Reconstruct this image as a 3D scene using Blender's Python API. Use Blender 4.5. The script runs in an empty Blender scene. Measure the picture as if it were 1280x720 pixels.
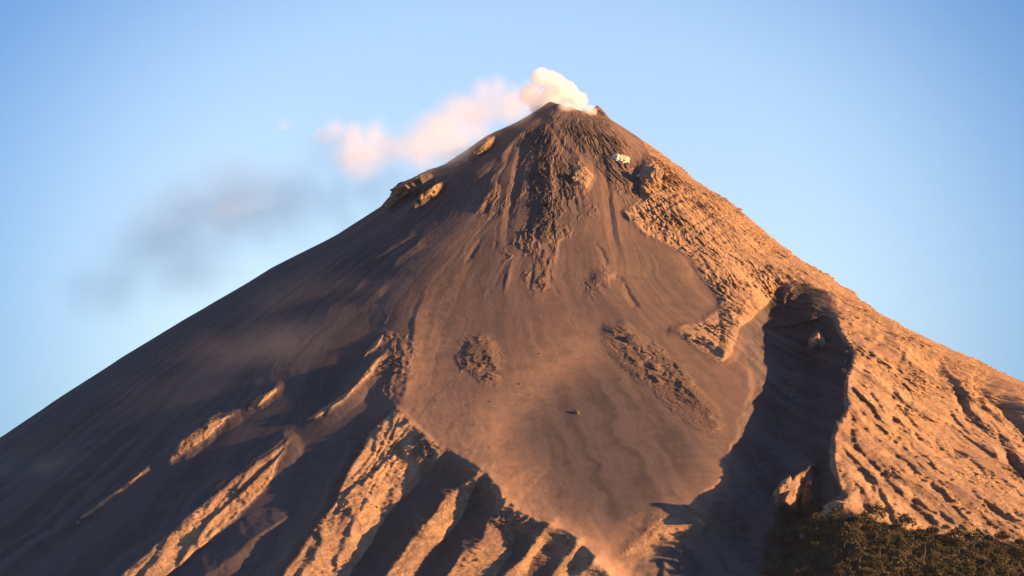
import bpy, bmesh, math, random
import numpy as np
from mathutils import Vector, Matrix

R = math.radians
random.seed(11)
rng = np.random.default_rng(7)
scene = bpy.context.scene
col = scene.collection

# ------------------------------------------------------------------ camera
M = 1.7                       # metres per photo pixel at the volcano's axis
DIST = 9000.0
PITCH = R(6.0)
FPX = DIST / M                # focal length in photo pixels (photo is 1280 wide)
CZ = 2.0
CAM = np.array([0.0, -DIST, CZ])
FW = np.array([0.0, math.cos(PITCH), math.sin(PITCH)])
UP = np.array([0.0, -math.sin(PITCH), math.cos(PITCH)])


def project(P):
    q = P - CAM
    dep = q @ FW
    return 640 + FPX * q[..., 0] / dep, 360 - FPX * (q @ UP) / dep


cam = bpy.data.objects.new('camera', bpy.data.cameras.new('camera'))
col.objects.link(cam)
cam.location = CAM
cam.rotation_euler = (R(90) + PITCH, 0, 0)
cam.data.sensor_width = 36
cam.data.lens = 36 * FPX / 1280
cam.data.clip_start = 1
cam.data.clip_end = 120000
scene.camera = cam


def zaxis(v):                 # height of the axis-plane point seen at photo row v
    a = PITCH + np.arctan((360 - np.asarray(v, float)) / FPX)
    return CZ + DIST * np.tan(a)


# ------------------------------------------------------------------ numpy noise
def _hash(x, y, z, s):
    h = (x.astype(np.uint32) * np.uint32(374761393) + y.astype(np.uint32) * np.uint32(668265263)
         + z.astype(np.uint32) * np.uint32(2147483647) + np.uint32(s * 1013904223 & 0xffffffff))
    h = (h ^ (h >> np.uint32(13))) * np.uint32(1274126177)
    h = (h ^ (h >> np.uint32(15))) * np.uint32(2246822519)
    h = h ^ (h >> np.uint32(16))
    return h.astype(np.float32) * np.float32(2.0 / 4294967295.0) - 1


def vnoise(x, y, z, s=0):
    x = np.asarray(x, np.float32); y = np.asarray(y, np.float32)
    z = np.zeros_like(x) if z is None else np.asarray(z, np.float32)
    xi = np.floor(x); yi = np.floor(y); zi = np.floor(z)
    fx = x - xi; fy = y - yi; fz = z - zi
    xi = xi.astype(np.int64); yi = yi.astype(np.int64); zi = zi.astype(np.int64)
    fx = fx * fx * fx * (fx * (fx * 6 - 15) + 10)
    fy = fy * fy * fy * (fy * (fy * 6 - 15) + 10)
    fz = fz * fz * fz * (fz * (fz * 6 - 15) + 10)
    out = 0
    for a in (0, 1):
        for b in (0, 1):
            for c in (0, 1):
                w = (fx if a else 1 - fx) * (fy if b else 1 - fy) * (fz if c else 1 - fz)
                out = out + w * _hash(xi + a, yi + b, zi + c, s)
    return out


def fbm(x, y, z=None, o=4, s=0, gain=.5, ridged=False):
    t = 0; a = 1.0; n = 0; f = 1.0
    for k in range(o):
        v = vnoise(x * f + 17.3 * k, y * f - 9.1 * k, None if z is None else z * f + 4.7 * k, s + k)
        if ridged:
            v = 1 - 2 * np.abs(v)
        t = t + a * v; n += a; a *= gain; f *= 2.03
    return t / n


def smooth(e0, e1, x):
    t = np.clip((x - e0) / (e1 - e0), 0, 1)
    return t * t * (3 - 2 * t)


# ------------------------------------------------------------------ relief map (built on the front of the cone)
U0, U1, V0, V1 = -160, 1440, 90, 960
W, H = U1 - U0 + 1, V1 - V0 + 1
gu, gv = np.meshgrid(np.arange(U0, U1 + 1, dtype=np.float32), np.arange(V0, V1 + 1, dtype=np.float32))
wu = gu + 6.5 * fbm(gu / 38, gv / 38, None, 5, 3, .62)
wv = gv + 6.5 * fbm(gu / 38, gv / 38, None, 5, 13, .62)
su = gu + 2.0 * fbm(gu / 12, gv / 12, None, 3, 23)
sv = gv + 2.0 * fbm(gu / 12, gv / 12, None, 3, 33)
D = np.zeros_like(gu)
DV = np.zeros_like(gu)           # ledges that stick straight out of the western skyline


def blur(a, r):
    r = int(r)
    if r < 1:
        return a
    for ax in (0, 1):
        for _ in range(2):
            p = np.pad(a, [(r + 1, r) if k == ax else (0, 0) for k in (0, 1)], mode='edge')
            c = np.cumsum(p, axis=ax, dtype=np.float64)
            n = 2 * r + 1
            a = ((c[n:] - c[:-n]) if ax == 0 else (c[:, n:] - c[:, :-n])) / n
    return a.astype(np.float32)


def poly(pts, soft=3, warp=1):
    """filled outline as a soft mask"""
    x, y = (wu, wv) if warp == 1 else (su, sv)
    us = [p[0] for p in pts]; vs = [p[1] for p in pts]
    pad = int(12 + 4 * soft)
    i0 = max(0, int(min(vs)) - V0 - pad); i1 = min(H, int(max(vs)) - V0 + pad)
    j0 = max(0, int(min(us)) - U0 - pad); j1 = min(W, int(max(us)) - U0 + pad)
    X = x[i0:i1, j0:j1]; Y = y[i0:i1, j0:j1]
    ins = np.zeros(X.shape, bool)
    n = len(pts)
    for k in range(n):
        x1, y1 = pts[k]; x2, y2 = pts[(k + 1) % n]
        if y1 == y2:
            continue
        ins ^= ((y1 > Y) != (y2 > Y)) & (X < (x2 - x1) * (Y - y1) / (y2 - y1) + x1)
    m = np.zeros_like(gu)
    m[i0:i1, j0:j1] = ins
    sub = (slice(max(0, i0 - pad), i1 + pad), slice(max(0, j0 - pad), j1 + pad))
    m[sub] = blur(m[sub], soft)
    return m


BRK = smooth(-.28, .2, fbm(gu / 22, gv / 22, None, 3, 303))


def ridge(pts, p=1.0, warp=1, rnd=0.0, pr=None, brk=0.0):
    """polyline crest (u, v, height, width on the low-u side, width on the high-u side) -> relief"""
    x, y = (wu, wv) if warp == 1 else (su, sv)
    mw = max(max(q[3], q[4]) for q in pts) + 14
    i0 = max(0, int(min(q[1] for q in pts) - mw) - V0); i1 = min(H, int(max(q[1] for q in pts) + mw) - V0)
    j0 = max(0, int(min(q[0] for q in pts) - mw) - U0); j1 = min(W, int(max(q[0] for q in pts) + mw) - U0)
    X = x[i0:i1, j0:j1]; Y = y[i0:i1, j0:j1]
    best = np.full(X.shape, 1e9, np.float32); hh = np.zeros_like(best); ww = np.ones_like(best); rside = np.zeros(X.shape, bool)
    for a, b in zip(pts[:-1], pts[1:]):
        dx, dy = b[0] - a[0], b[1] - a[1]
        L2 = dx * dx + dy * dy
        t = np.clip(((X - a[0]) * dx + (Y - a[1]) * dy) / L2, 0, 1)
        ex = X - a[0] - t * dx; ey = Y - a[1] - t * dy
        dd = np.sqrt(ex * ex + ey * ey)
        side = ex * dy - ey * dx          # >0 : on the high-u side when running down
        s = 1 if dy >= 0 else -1
        right = side * s > 0
        w = np.where(right, a[4] + t * (b[4] - a[4]), a[3] + t * (b[3] - a[3]))
        h = a[2] + t * (b[2] - a[2])
        m = dd < best
        best = np.where(m, dd, best); hh = np.where(m, h, hh); ww = np.where(m, w, ww); rside = np.where(m, right, rside)
    k = best / np.maximum(ww, .5)
    if rnd:
        k = np.sqrt(k * k + rnd * rnd) - rnd
    out = np.zeros_like(gu)
    out[i0:i1, j0:j1] = hh * np.clip(1 - k, 0, 1) ** (p if pr is None else np.where(rside, pr, p))
    if brk:
        out *= 1 - brk + brk * BRK
    return out


# --- great shapes
# right-hand rib above the shaded gully
RIB = [(972, 340, 2, 10, 30), (989, 350, 14, 18, 40), (1013, 366, 34, 24, 50), (1024, 393, 50, 28, 80), (1047, 430, 64, 34, 100),
       (1064, 453, 74, 38, 115), (1055, 482, 80, 40, 130), (1051, 520, 84, 42, 150), (1038, 551, 84, 44, 170),
       (1036, 588, 84, 46, 190), (1050, 625, 82, 56, 210), (1062, 690, 80, 70, 230), (1065, 780, 80, 80, 250)]
rm_ = 1.1 * ridge(RIB, 1.0, pr=1.15)
D += rm_ * (1 + .16 * fbm(gu / 26, gv / 26, None, 4, 611, .6))
# gully floor
D -= ridge([(984, 356, 6, 14, 14), (974, 374, 26, 26, 30), (964, 404, 50, 34, 46), (982, 450, 58, 38, 50), (986, 490, 58, 40, 50), (972, 550, 54, 40, 50), (948, 610, 46, 40, 60),
            (922, 668, 44, 64, 80), (890, 720, 46, 110, 90), (860, 800, 46, 130, 100)], 1.1, rnd=.25, pr=.9) * (1 + .25 * fbm(gu / 20, gv / 20, None, 4, 613, .6))
# inner buttress in the gully
D += ridge([(1006, 378, 4, 12, 10), (1000, 430, 7, 18, 14), (1000, 480, 8, 20, 14), (994, 530, 8, 22, 20), (985, 580, 5, 22, 20)], 1.0)
D += ridge([(985, 356, 8, 6, 6), (984, 372, 8, 6, 6), (982, 386, 4, 6, 6)], 1.0, 2)
D += ridge([(1019, 416, 20, 9, 9), (1018, 426, 44, 9, 11), (1015, 436, 20, 8, 9)], .9, 2)
# knobs at the rib's foot
D += ridge([(1006, 586, 60, 12, 12), (990, 602, 112, 16, 20), (974, 632, 112, 13, 24), (964, 648, 30, 12, 20)], .7)
D += ridge([(1010, 604, 30, 8, 10), (1008, 630, 46, 8, 11), (1004, 642, 10, 8, 8)], .9, 2)
D += ridge([(1054, 624, 20, 8, 14), (1042, 635, 34, 10, 16), (1022, 646, 24, 10, 14)], .8, 2)
# rock spur of pale lava, standing above the ash on its left
D += ridge([(815, 215, 3, 20, 30), (850, 262, 5, 30, 40), (885, 320, 6, 24, 40), (912, 370, 8, 18, 34), (916, 410, 9, 16, 26), (907, 440, 8, 12, 18), (900, 452, 0, 8, 8)], .9)
D += ridge([(842, 414, 4, 8, 8), (866, 417, 6, 8, 10), (888, 428, 8, 8, 12), (903, 440, 6, 8, 10)], .8, 2)
# ash fan lip and what falls away below it
D += ridge([(490, 500, 2, 30, 40), (498, 511, 7, 40, 60), (513, 529, 10, 46, 80), (547, 556, 16, 40, 95), (582, 578, 24, 32, 100), (609, 596, 28, 30, 95),
            (627, 613, 28, 30, 85), (644, 636, 26, 30, 75), (671, 649, 26, 30, 70), (691, 656, 26, 30, 70), (711, 667, 24, 28, 75),
            (729, 684, 22, 26, 75), (751, 707, 20, 24, 75), (790, 760, 18, 24, 75)], 1.0, pr=2.3)
# ribs below the lip
D += ridge([(505, 520, 2, 10, 30), (470, 538, 12, 16, 50), (441, 573, 18, 16, 55), (422, 631, 22, 16, 55), (400, 655, 24, 18, 50), (362, 707, 26, 20, 50), (320, 770, 26, 20, 50)], 1.0)
D += ridge([(602, 590, 2, 10, 10), (582, 604, 12, 20, 20), (556, 622, 16, 22, 26), (538, 649, 18, 24, 28), (516, 676, 20, 26, 32), (493, 707, 20, 26, 34), (450, 770, 20, 26, 34)], 1.0)
D += ridge([(628, 612, 2, 10, 10), (612, 645, 12, 18, 26), (602, 671, 15, 20, 34), (578, 693, 18, 22, 38), (560, 715, 18, 22, 40), (520, 780, 18, 22, 40)], 1.0)
D += ridge([(692, 654, 4, 12, 8), (672, 676, 14, 14, 14), (653, 698, 18, 16, 16), (634, 722, 20, 18, 18), (600, 780, 20, 18, 18)], 1.0)
D += ridge([(655, 660, 2, 10, 6), (640, 690, 8, 8, 8), (622, 716, 10, 10, 10), (600, 750, 10, 10, 10)], 1.0)
D += ridge([(722, 678, 2, 10, 8), (706, 700, 12, 12, 14), (690, 725, 16, 14, 16), (660, 780, 16, 14, 16)], 1.0)
# valleys between
D -= ridge([(565, 578, 2, 20, 8), (530, 612, 12, 30, 14), (496, 655, 18, 34, 16), (462, 705, 20, 34, 18), (430, 770, 20, 34, 18)], 1.0, rnd=.3)
D -= ridge([(604, 608, 4, 12, 8), (588, 640, 12, 16, 12), (560, 680, 16, 18, 14), (538, 715, 16, 18, 14), (500, 780, 16, 18, 14)], 1.0, rnd=.3)
D -= ridge([(660, 655, 4, 10, 6), (646, 680, 10, 12, 8), (620, 720, 12, 12, 8)], 1.0, rnd=.3)
# ribs on the shaded western flank
D += ridge([(372, 540, 0, 8, 14), (360, 550, 12, 12, 26), (320, 575, 18, 14, 34), (280, 605, 23, 14, 44), (240, 640, 26, 16, 46), (215, 660, 24, 18, 40), (190, 690, 26, 20, 40), (150, 724, 28, 24, 42), (80, 790, 28, 26, 45)], 1.0)
D += ridge([(356, 478, 0, 6, 8), (345, 486, 10, 8, 13), (320, 500, 11, 8, 14), (300, 514, 6, 6, 12), (290, 517, 10, 8, 17), (260, 526, 18, 10, 26), (225, 552, 20, 10, 28), (203, 575, 14, 8, 20),
            (192, 580, 11, 8, 12), (155, 610, 13, 8, 12), (120, 635, 13, 9, 12), (85, 660, 12, 10, 12), (0, 720, 9, 12, 13)], 1.0)
D += ridge([(372, 638, 2, 10, 10), (345, 652, 12, 22, 18), (310, 680, 16, 30, 30), (262, 722, 18, 34, 36), (200, 790, 18, 34, 36)], 1.0)
D += ridge([(484, 412, 0, 8, 8), (474, 428, 6, 10, 12), (449, 446, 5, 10, 12), (430, 462, 0, 8, 8)], 1.0, 2)
D += ridge([(486, 436, 2, 10, 10), (470, 452, 10, 14, 18), (452, 474, 11, 14, 20), (430, 496, 10, 12, 20), (400, 518, 6, 12, 20), (372, 528, 0, 10, 14)], 1.0, 2)
D += ridge([(440, 345, 0, 6, 6), (470, 322, 5, 8, 8), (500, 302, 5, 8, 8), (520, 290, 0, 6, 6)], 1.0, 2)
D += ridge([(538, 292, 0, 6, 6), (520, 306, 5, 8, 9), (498, 322, 4, 8, 9), (480, 336, 0, 6, 6)], 1.0, 2)
D += ridge([(486, 350, 0, 6, 6), (470, 366, 4, 8, 8), (450, 384, 0, 6, 6)], 1.0, 2)
# edge of the fan on the shaded side and the channel levee
D += ridge([(590, 268, 2, 30, 14), (560, 306, 4, 44, 30), (532, 350, 6, 50, 34), (512, 395, 7, 40, 36), (502, 440, 7, 34, 38), (496, 480, 7, 30, 36), (490, 512, 4, 20, 26)], 1.0, rnd=.25)
D += ridge([(531, 366, 1, 5, 12), (519, 400, 2.5, 6, 14), (515, 445, 2.5, 6, 14), (508, 485, 2.5, 6, 14), (500, 508, 2, 6, 14)], 1.0, 2)
# outcrop on the western skyline
DV += ridge([(546, 210, 6, 5, 9), (525, 226, 38, 6, 14), (503, 239, 50, 6, 14), (491, 254, 26, 6, 10)], 1.0, 1)
DV += ridge([(556, 227, 4, 4, 6), (543, 235, 30, 5, 9), (526, 247, 34, 5, 9), (512, 259, 8, 4, 7)], 1.0, 1)
DV += ridge([(624, 168, 2, 6, 6), (610, 176, 22, 6, 10), (596, 188, 26, 6, 10), (586, 200, 6, 6, 6)], .8, 2)
# crags near the summit
D += ridge([(690, 150, 4, 14, 20), (684, 200, 6, 26, 30), (690, 260, 6, 26, 34), (672, 310, 4, 20, 24), (668, 370, 1, 12, 14)], 1.0)
D += ridge([(712, 196, 3, 10, 10), (728, 212, 9, 10, 14), (726, 230, 8, 12, 14), (718, 240, 0, 8, 8)], .8, 2)
D += ridge([(812, 195, 4, 10, 16), (808, 215, 12, 8, 26), (806, 238, 10, 8, 26), (812, 256, 3, 8, 18)], .8, 2)
D -= ridge([(790, 200, 2, 6, 6), (796, 216, 7, 10, 5), (796, 236, 4, 8, 5), (790, 246, 0, 6, 6)], 1.0, 2)
D += ridge([(780, 266, 2, 5, 5), (788, 271, 4, 6, 7), (798, 272, 2, 5, 6)], .8, 2)
# grooves in the ash
D -= ridge([(735, 290, 1, 6, 5), (771, 347, 3, 8, 5), (807, 400, 3, 8, 5), (829, 436, 4, 8, 5), (847, 471, 3, 8, 5), (868, 505, 1, 8, 5)], 1.0, 1, brk=.9)
D += ridge([(735, 352, 1, 6, 6), (750, 348, 5, 9, 9), (766, 342, 2, 6, 6)], 1.0, 2)
D += ridge([(582, 446, 1, 8, 8), (590, 434, 3.5, 10, 14), (606, 432, 3.5, 10, 14), (614, 448, 2, 8, 10)], .8, 2)
D += ridge([(760, 408, 3, 8, 8), (778, 412, 7, 12, 12), (800, 430, 5, 10, 12), (815, 455, 4, 10, 12), (825, 478, 1, 8, 8)], .9, 2)
D += ridge([(845, 470, 3, 10, 10), (868, 497, 7, 14, 14), (886, 512, 4, 10, 12), (900, 540, 1, 8, 10)], .9, 2)
D += ridge([(600, 262, 4, 8, 6), (606, 250, 7, 9, 7), (618, 236, 4, 8, 8)], .9, 2)
D += ridge([(560, 232, 0, 10, 8), (596, 214, 3, 14, 10), (640, 178, 3, 14, 10), (664, 156, 2, 10, 8)], 1.0)
D -= ridge([(660, 168, 2, 6, 7), (648, 210, 5, 8, 9), (640, 250, 4, 8, 9), (632, 300, 2, 8, 9)], 1.0, 2)
D -= ridge([(690, 160, 2, 6, 6), (706, 188, 5, 7, 7), (722, 205, 3, 6, 6)], 1.0, 2)
D -= ridge([(752, 160, 1, 6, 6), (758, 230, 3, 9, 6), (766, 290, 3, 9, 6), (776, 330, 0, 6, 6)], 1.0, 2)
# foot of the fan
D += ridge([(826, 658, 2, 20, 20), (846, 660, 5, 24, 24), (866, 656, 5, 22, 24), (892, 636, 2, 14, 14)], 1.2)
D += ridge([(790, 690, 1, 14, 14), (815, 674, 3, 20, 20), (838, 664, 3, 18, 18)], 1.2)
# grooves on the sunny flank
for g in [[(1054, 568, 2, 5, 6), (1073, 600, 8, 9, 5), (1089, 618, 9, 10, 5), (1113, 637, 6, 9, 5), (1130, 655, 2, 7, 5)],
          [(1083, 576, 2, 5, 5), (1113, 613, 8, 10, 5), (1136, 640, 15, 16, 6), (1168, 658, 18, 20, 6), (1190, 669, 12, 14, 6), (1240, 700, 8, 12, 6)],
          [(1195, 597, 3, 6, 5), (1221, 624, 9, 10, 5), (1240, 640, 11, 12, 5), (1280, 664, 11, 12, 6), (1340, 700, 11, 12, 6)],
          [(1108, 504, 3, 6, 4), (1140, 535, 7, 8, 4), (1167, 556, 6, 8, 4), (1200, 590, 2, 6, 4)],
          [(1110, 420, 3, 6, 4), (1151, 451, 7, 9, 5), (1198, 483, 9, 12, 5), (1212, 514, 9, 10, 5), (1240, 545, 7, 9, 5), (1290, 600, 7, 9, 5)],
          [(1060, 395, 2, 5, 4), (1092, 412, 6, 7, 4), (1130, 430, 6, 7, 4), (1160, 446, 2, 5, 4)],
          [(1076, 438, 2, 5, 4), (1100, 455, 7, 8, 4), (1124, 472, 7, 8, 4), (1150, 496, 2, 5, 4)],
          [(1090, 540, 2, 5, 4), (1120, 575, 5, 7, 4), (1150, 602, 6, 7, 4), (1190, 632, 6, 8, 4), (1230, 660, 2, 6, 4)],
          [(1150, 480, 2, 5, 4), (1190, 520, 5, 7, 4), (1230, 560, 6, 7, 4), (1290, 620, 6, 7, 4)],
          [(1070, 480, 2, 5, 4), (1096, 520, 4, 6, 4), (1110, 545, 4, 6, 4), (1140, 575, 2, 5, 4)],
          [(930, 330, 2, 5, 4), (948, 338, 6, 7, 4), (965, 352, 4, 6, 4)],
          [(868, 236, 2, 5, 4), (890, 254, 6, 7, 4), (915, 274, 3, 6, 4)],
          [(905, 262, 2, 5, 4), (935, 290, 5, 7, 4), (975, 322, 5, 6, 4), (1010, 348, 2, 5, 4)]]:
    D -= ridge(g, 1.0, 1, brk=.3)
D -= ridge([(1216, 468, 6, 8, 10), (1240, 484, 34, 34, 12), (1268, 512, 38, 38, 12), (1300, 555, 30, 34, 14), (1340, 600, 24, 34, 14)], 1.0)
D -= ridge([(1248, 540, 4, 8, 8), (1268, 572, 22, 22, 8), (1290, 610, 22, 22, 8), (1340, 660, 22, 22, 8)], 1.0)
D -= ridge([(1150, 446, 2, 6, 5), (1175, 462, 10, 11, 5), (1200, 486, 13, 14, 6), (1208, 512, 12, 12, 6), (1232, 532, 12, 12, 6), (1255, 552, 8, 10, 6)], 1.0)
# many small runnels on the bare flanks
rr0 = random.Random(77)
for k in range(130):
    if k < 90:
        u, v = rr0.uniform(1040, 1330), rr0.uniform(390, 690); o_ = (640, 110)
        if v < 385 + (u - 1040) * .36 or u < 1068 and v > 470 or k % 3 == 1:
            continue
    elif k < 110:
        u, v = rr0.uniform(800, 1010), rr0.uniform(180, 400); o_ = (700, 100)
        if v > 250 + (u - 800) * .75 or v < 190 + (u - 800) * .75:
            continue
    else:
        u, v = rr0.uniform(600, 740), rr0.uniform(165, 330); o_ = (705, 60)
    an_ = math.atan2(v - o_[1], u - o_[0]) + (rr0.gauss(0, .16) if k < 90 else rr0.gauss(0, .07)); du, dv = math.cos(an_), math.sin(an_)
    bend = rr0.gauss(0, .12)
    ln = rr0.uniform(45, 140) if k < 90 else rr0.uniform(20, 60); h_ = rr0.uniform(2.5, 8) * (.5 if k >= 90 else 1); w_ = rr0.uniform(3.2, 6.5)
    D -= ridge([(u, v, .5, 3, 3), (u + (du - dv * bend * .4) * ln * .35, v + (dv + du * bend * .4) * ln * .35, h_ * rr0.uniform(.4, 1), w_, 3.5), (u + (du - dv * bend) * ln * .75, v + (dv + du * bend) * ln * .75, h_ * rr0.uniform(.5, 1.2), w_, 3.5), (u + (du - dv * bend * 1.5) * ln, v + (dv + du * bend * 1.5) * ln, .5, 3, 3)], 1.0, 1, brk=.75)
    if k % 3 == 0:
        u += rr0.uniform(6, 14); h_ *= .9
        D += ridge([(u, v, .5, 3, 3), (u + du * ln * .5, v + dv * ln * .5, h_, 4, w_), (u + du * ln, v + dv * ln, .5, 3, 3)], 1.0, 1, brk=.5)

# --- surface masks
rough = np.zeros_like(gu); rock = np.zeros_like(gu); pale = np.zeros_like(gu); dark = np.zeros_like(gu); green = np.zeros_like(gu)


def add(mask, m, k=1.0):
    np.maximum(mask, m * k, out=mask)


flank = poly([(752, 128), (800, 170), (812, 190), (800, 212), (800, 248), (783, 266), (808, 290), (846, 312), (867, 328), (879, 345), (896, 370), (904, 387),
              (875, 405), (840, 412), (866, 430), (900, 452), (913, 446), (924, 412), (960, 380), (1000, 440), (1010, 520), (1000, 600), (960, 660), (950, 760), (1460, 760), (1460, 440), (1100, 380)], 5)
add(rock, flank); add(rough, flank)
gully_shade = poly([(987, 352), (1013, 368), (1021, 395), (1044, 430), (1061, 455), (1051, 482), (1048, 520), (1033, 551), (1030, 588), (1046, 622), (1020, 640), (1000, 660), (990, 760),
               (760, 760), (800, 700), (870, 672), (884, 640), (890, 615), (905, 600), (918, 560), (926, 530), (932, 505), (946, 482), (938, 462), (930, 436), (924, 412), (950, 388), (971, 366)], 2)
rock *= 1 - gully_shade
add(dark, gully_shade)  # gully shadow painted in: ground darkened within its cast outline
add(rock, poly([(966, 640), (970, 612), (1000, 588), (1014, 594), (1006, 640), (990, 648)], 5), .55); add(rough, poly([(960, 645), (970, 600), (1010, 580), (1016, 640)], 4)); add(rock, poly([(1020, 652), (1028, 638), (1052, 624), (1060, 640), (1050, 652)], 3), .6)
add(rock, poly([(1008, 424), (1018, 414), (1028, 422), (1024, 436), (1010, 436)], 2), .5); add(rock, poly([(978, 352), (990, 356), (986, 376), (980, 380)], 2), .5)
bad = poly([(497, 510), (547, 560), (609, 600), (644, 640), (691, 658), (729, 688), (765, 725), (800, 800), (200, 800), (340, 730), (400, 640), (440, 560), (470, 525)], 2)
add(rough, bad)
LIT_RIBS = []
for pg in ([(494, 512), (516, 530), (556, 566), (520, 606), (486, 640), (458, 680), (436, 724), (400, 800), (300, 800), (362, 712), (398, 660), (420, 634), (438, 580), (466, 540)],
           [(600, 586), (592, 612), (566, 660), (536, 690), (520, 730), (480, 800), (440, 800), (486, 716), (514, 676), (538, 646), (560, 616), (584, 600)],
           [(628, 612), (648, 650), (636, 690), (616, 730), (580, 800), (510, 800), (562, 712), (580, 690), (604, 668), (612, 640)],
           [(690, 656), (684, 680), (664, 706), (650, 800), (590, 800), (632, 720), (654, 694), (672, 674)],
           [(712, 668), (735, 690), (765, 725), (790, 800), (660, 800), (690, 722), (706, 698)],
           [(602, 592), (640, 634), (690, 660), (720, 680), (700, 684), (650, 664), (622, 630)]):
    add(rock, poly(pg, 2), .9); LIT_RIBS.append(pg)  # sunlit faces painted as pale rock, shaded valleys left dark
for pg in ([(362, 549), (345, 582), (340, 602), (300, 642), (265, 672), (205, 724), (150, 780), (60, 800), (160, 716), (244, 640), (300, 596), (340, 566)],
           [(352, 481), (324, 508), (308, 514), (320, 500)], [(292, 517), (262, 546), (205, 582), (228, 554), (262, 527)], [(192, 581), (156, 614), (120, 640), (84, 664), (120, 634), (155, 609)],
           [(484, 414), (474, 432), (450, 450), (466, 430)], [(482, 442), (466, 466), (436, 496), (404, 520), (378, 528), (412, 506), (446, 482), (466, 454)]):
    m = poly(pg, 1, 2); add(rock, m, .85); add(rough, m, .9); LIT_RIBS.append(pg)  # lit rib faces on the shaded flank, painted paler likewise
for pg in ([(552, 204), (520, 232), (487, 262), (480, 256), (500, 232), (540, 208)], [(556, 226), (546, 242), (520, 254), (526, 240)], [(624, 166), (612, 184), (586, 200), (596, 180)],
           [(712, 198), (728, 204), (744, 222), (734, 236), (712, 234), (718, 216)], [(778, 264), (800, 268), (798, 276), (782, 274)],
           ):
    m = poly(pg, 2); add(rock, m, .75); add(rough, m, 1.0)
m = poly([(820, 646), (866, 640), (892, 630), (884, 660), (830, 680), (785, 704), (765, 700), (795, 672)], 5)
add(rock, m, .55); add(rough, m, .8)
crag = [[(655, 160), (690, 155), (722, 200), (742, 262), (716, 302), (694, 292), (676, 374), (660, 366), (630, 312), (645, 250)],
        [(572, 430), (604, 422), (624, 445), (616, 490), (600, 470), (584, 485)],
        [(745, 408), (778, 402), (830, 440), (870, 490), (896, 510), (906, 548), (866, 530), (820, 486), (786, 462)],
        [(592, 268), (606, 240), (640, 226), (632, 262), (610, 276)],
        [(730, 340), (766, 338), (752, 368), (734, 372)],
        [(584, 330), (592, 330), (584, 380), (576, 376)],
        [(684, 140), (752, 146), (800, 200), (830, 246), (800, 262), (760, 230), (742, 190), (706, 176)],
        [(480, 400), (512, 392), (512, 450), (498, 510), (470, 470)]]
cragm = np.zeros_like(gu)
for pg in crag:
    add(cragm, poly(pg, 12), 1.0)
for pg in ([(655, 160), (690, 155), (742, 262), (700, 300), (660, 300), (640, 250)], [(592, 268), (606, 240), (640, 226), (632, 262), (610, 276)],
           [(684, 140), (752, 146), (775, 190), (790, 230), (760, 235), (735, 190), (706, 176)]):
    add(dark, poly(pg, 6), .75)
west_shade = poly([(660, 140), (590, 240), (540, 320), (500, 400), (470, 440), (420, 500), (470, 530), (400, 620), (300, 740), (200, 800), (-170, 800), (-170, 560), (300, 340), (480, 240)], 14)
add(dark, west_shade)  # shading of the western flank painted in as darker ground
# coarser, darker ash low on the fan and in tongues below the summit
add(dark, poly([(640, 520), (700, 480), (745, 445), (800, 480), (860, 530), (900, 570), (885, 620), (810, 660), (770, 665), (720, 640), (660, 590)], 14), .9)
for pg in ([(690, 290), (740, 300), (770, 360), (800, 420), (740, 410), (700, 360)], [(610, 280), (640, 300), (650, 380), (620, 420), (590, 360)], [(770, 290), (840, 320), (885, 370), (860, 400), (800, 360)], [(540, 330), (575, 300), (570, 400), (540, 440), (526, 400)]):
    add(dark, poly(pg, 12), .6)
# paler ash where dust has settled; lit lip and haze painted in too
add(pale, poly([(515, 520), (560, 556), (640, 625), (720, 672), (780, 715), (800, 760), (760, 760), (640, 640), (560, 570), (500, 515)], 15), 1.25)  # sunlight along the lip put into the colour
add(pale, poly([(525, 380), (560, 430), (570, 520), (640, 580), (700, 650), (640, 630), (520, 520)], 34), .5)
add(pale, poly([(560, 540), (640, 470), (740, 420), (760, 425), (690, 480), (620, 560), (590, 600)], 22), .6)  # haze in the air over the fan, painted on as pale ash
add(pale, poly([(820, 640), (900, 560), (930, 520), (905, 620), (870, 650), (790, 700)], 24), .4)
# scrub-covered foot of the right-hand rib
add(green, poly([(985, 690), (1012, 664), (1010, 650), (1019, 648), (1077, 653), (1119, 664), (1193, 676), (1220, 680), (1290, 674), (1460, 660), (1460, 960), (960, 960), (960, 735)], 6))


def saw(nu, nv, per, amp, seed, wid=.2, warp=1.6):
    """eroded parallel ribs: across = (nu, nv); a quick rise, then a slow fall; broken up by noise"""
    ac = gu * nu + gv * nv; al = -gu * nv + gv * nu
    q = ac / per + warp * fbm(ac / (per * 3), al / (per * 7), None, 4, seed, .55)
    t = q - np.floor(q)
    pr_ = np.where(t < wid, t / wid, (1 - t) / (1 - wid))
    am = smooth(-.25, .25, fbm(ac / (per * 2.5), al / (per * 10), None, 3, seed + 20))
    return (pr_ ** 1.3 - .4) * am * amp


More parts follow.
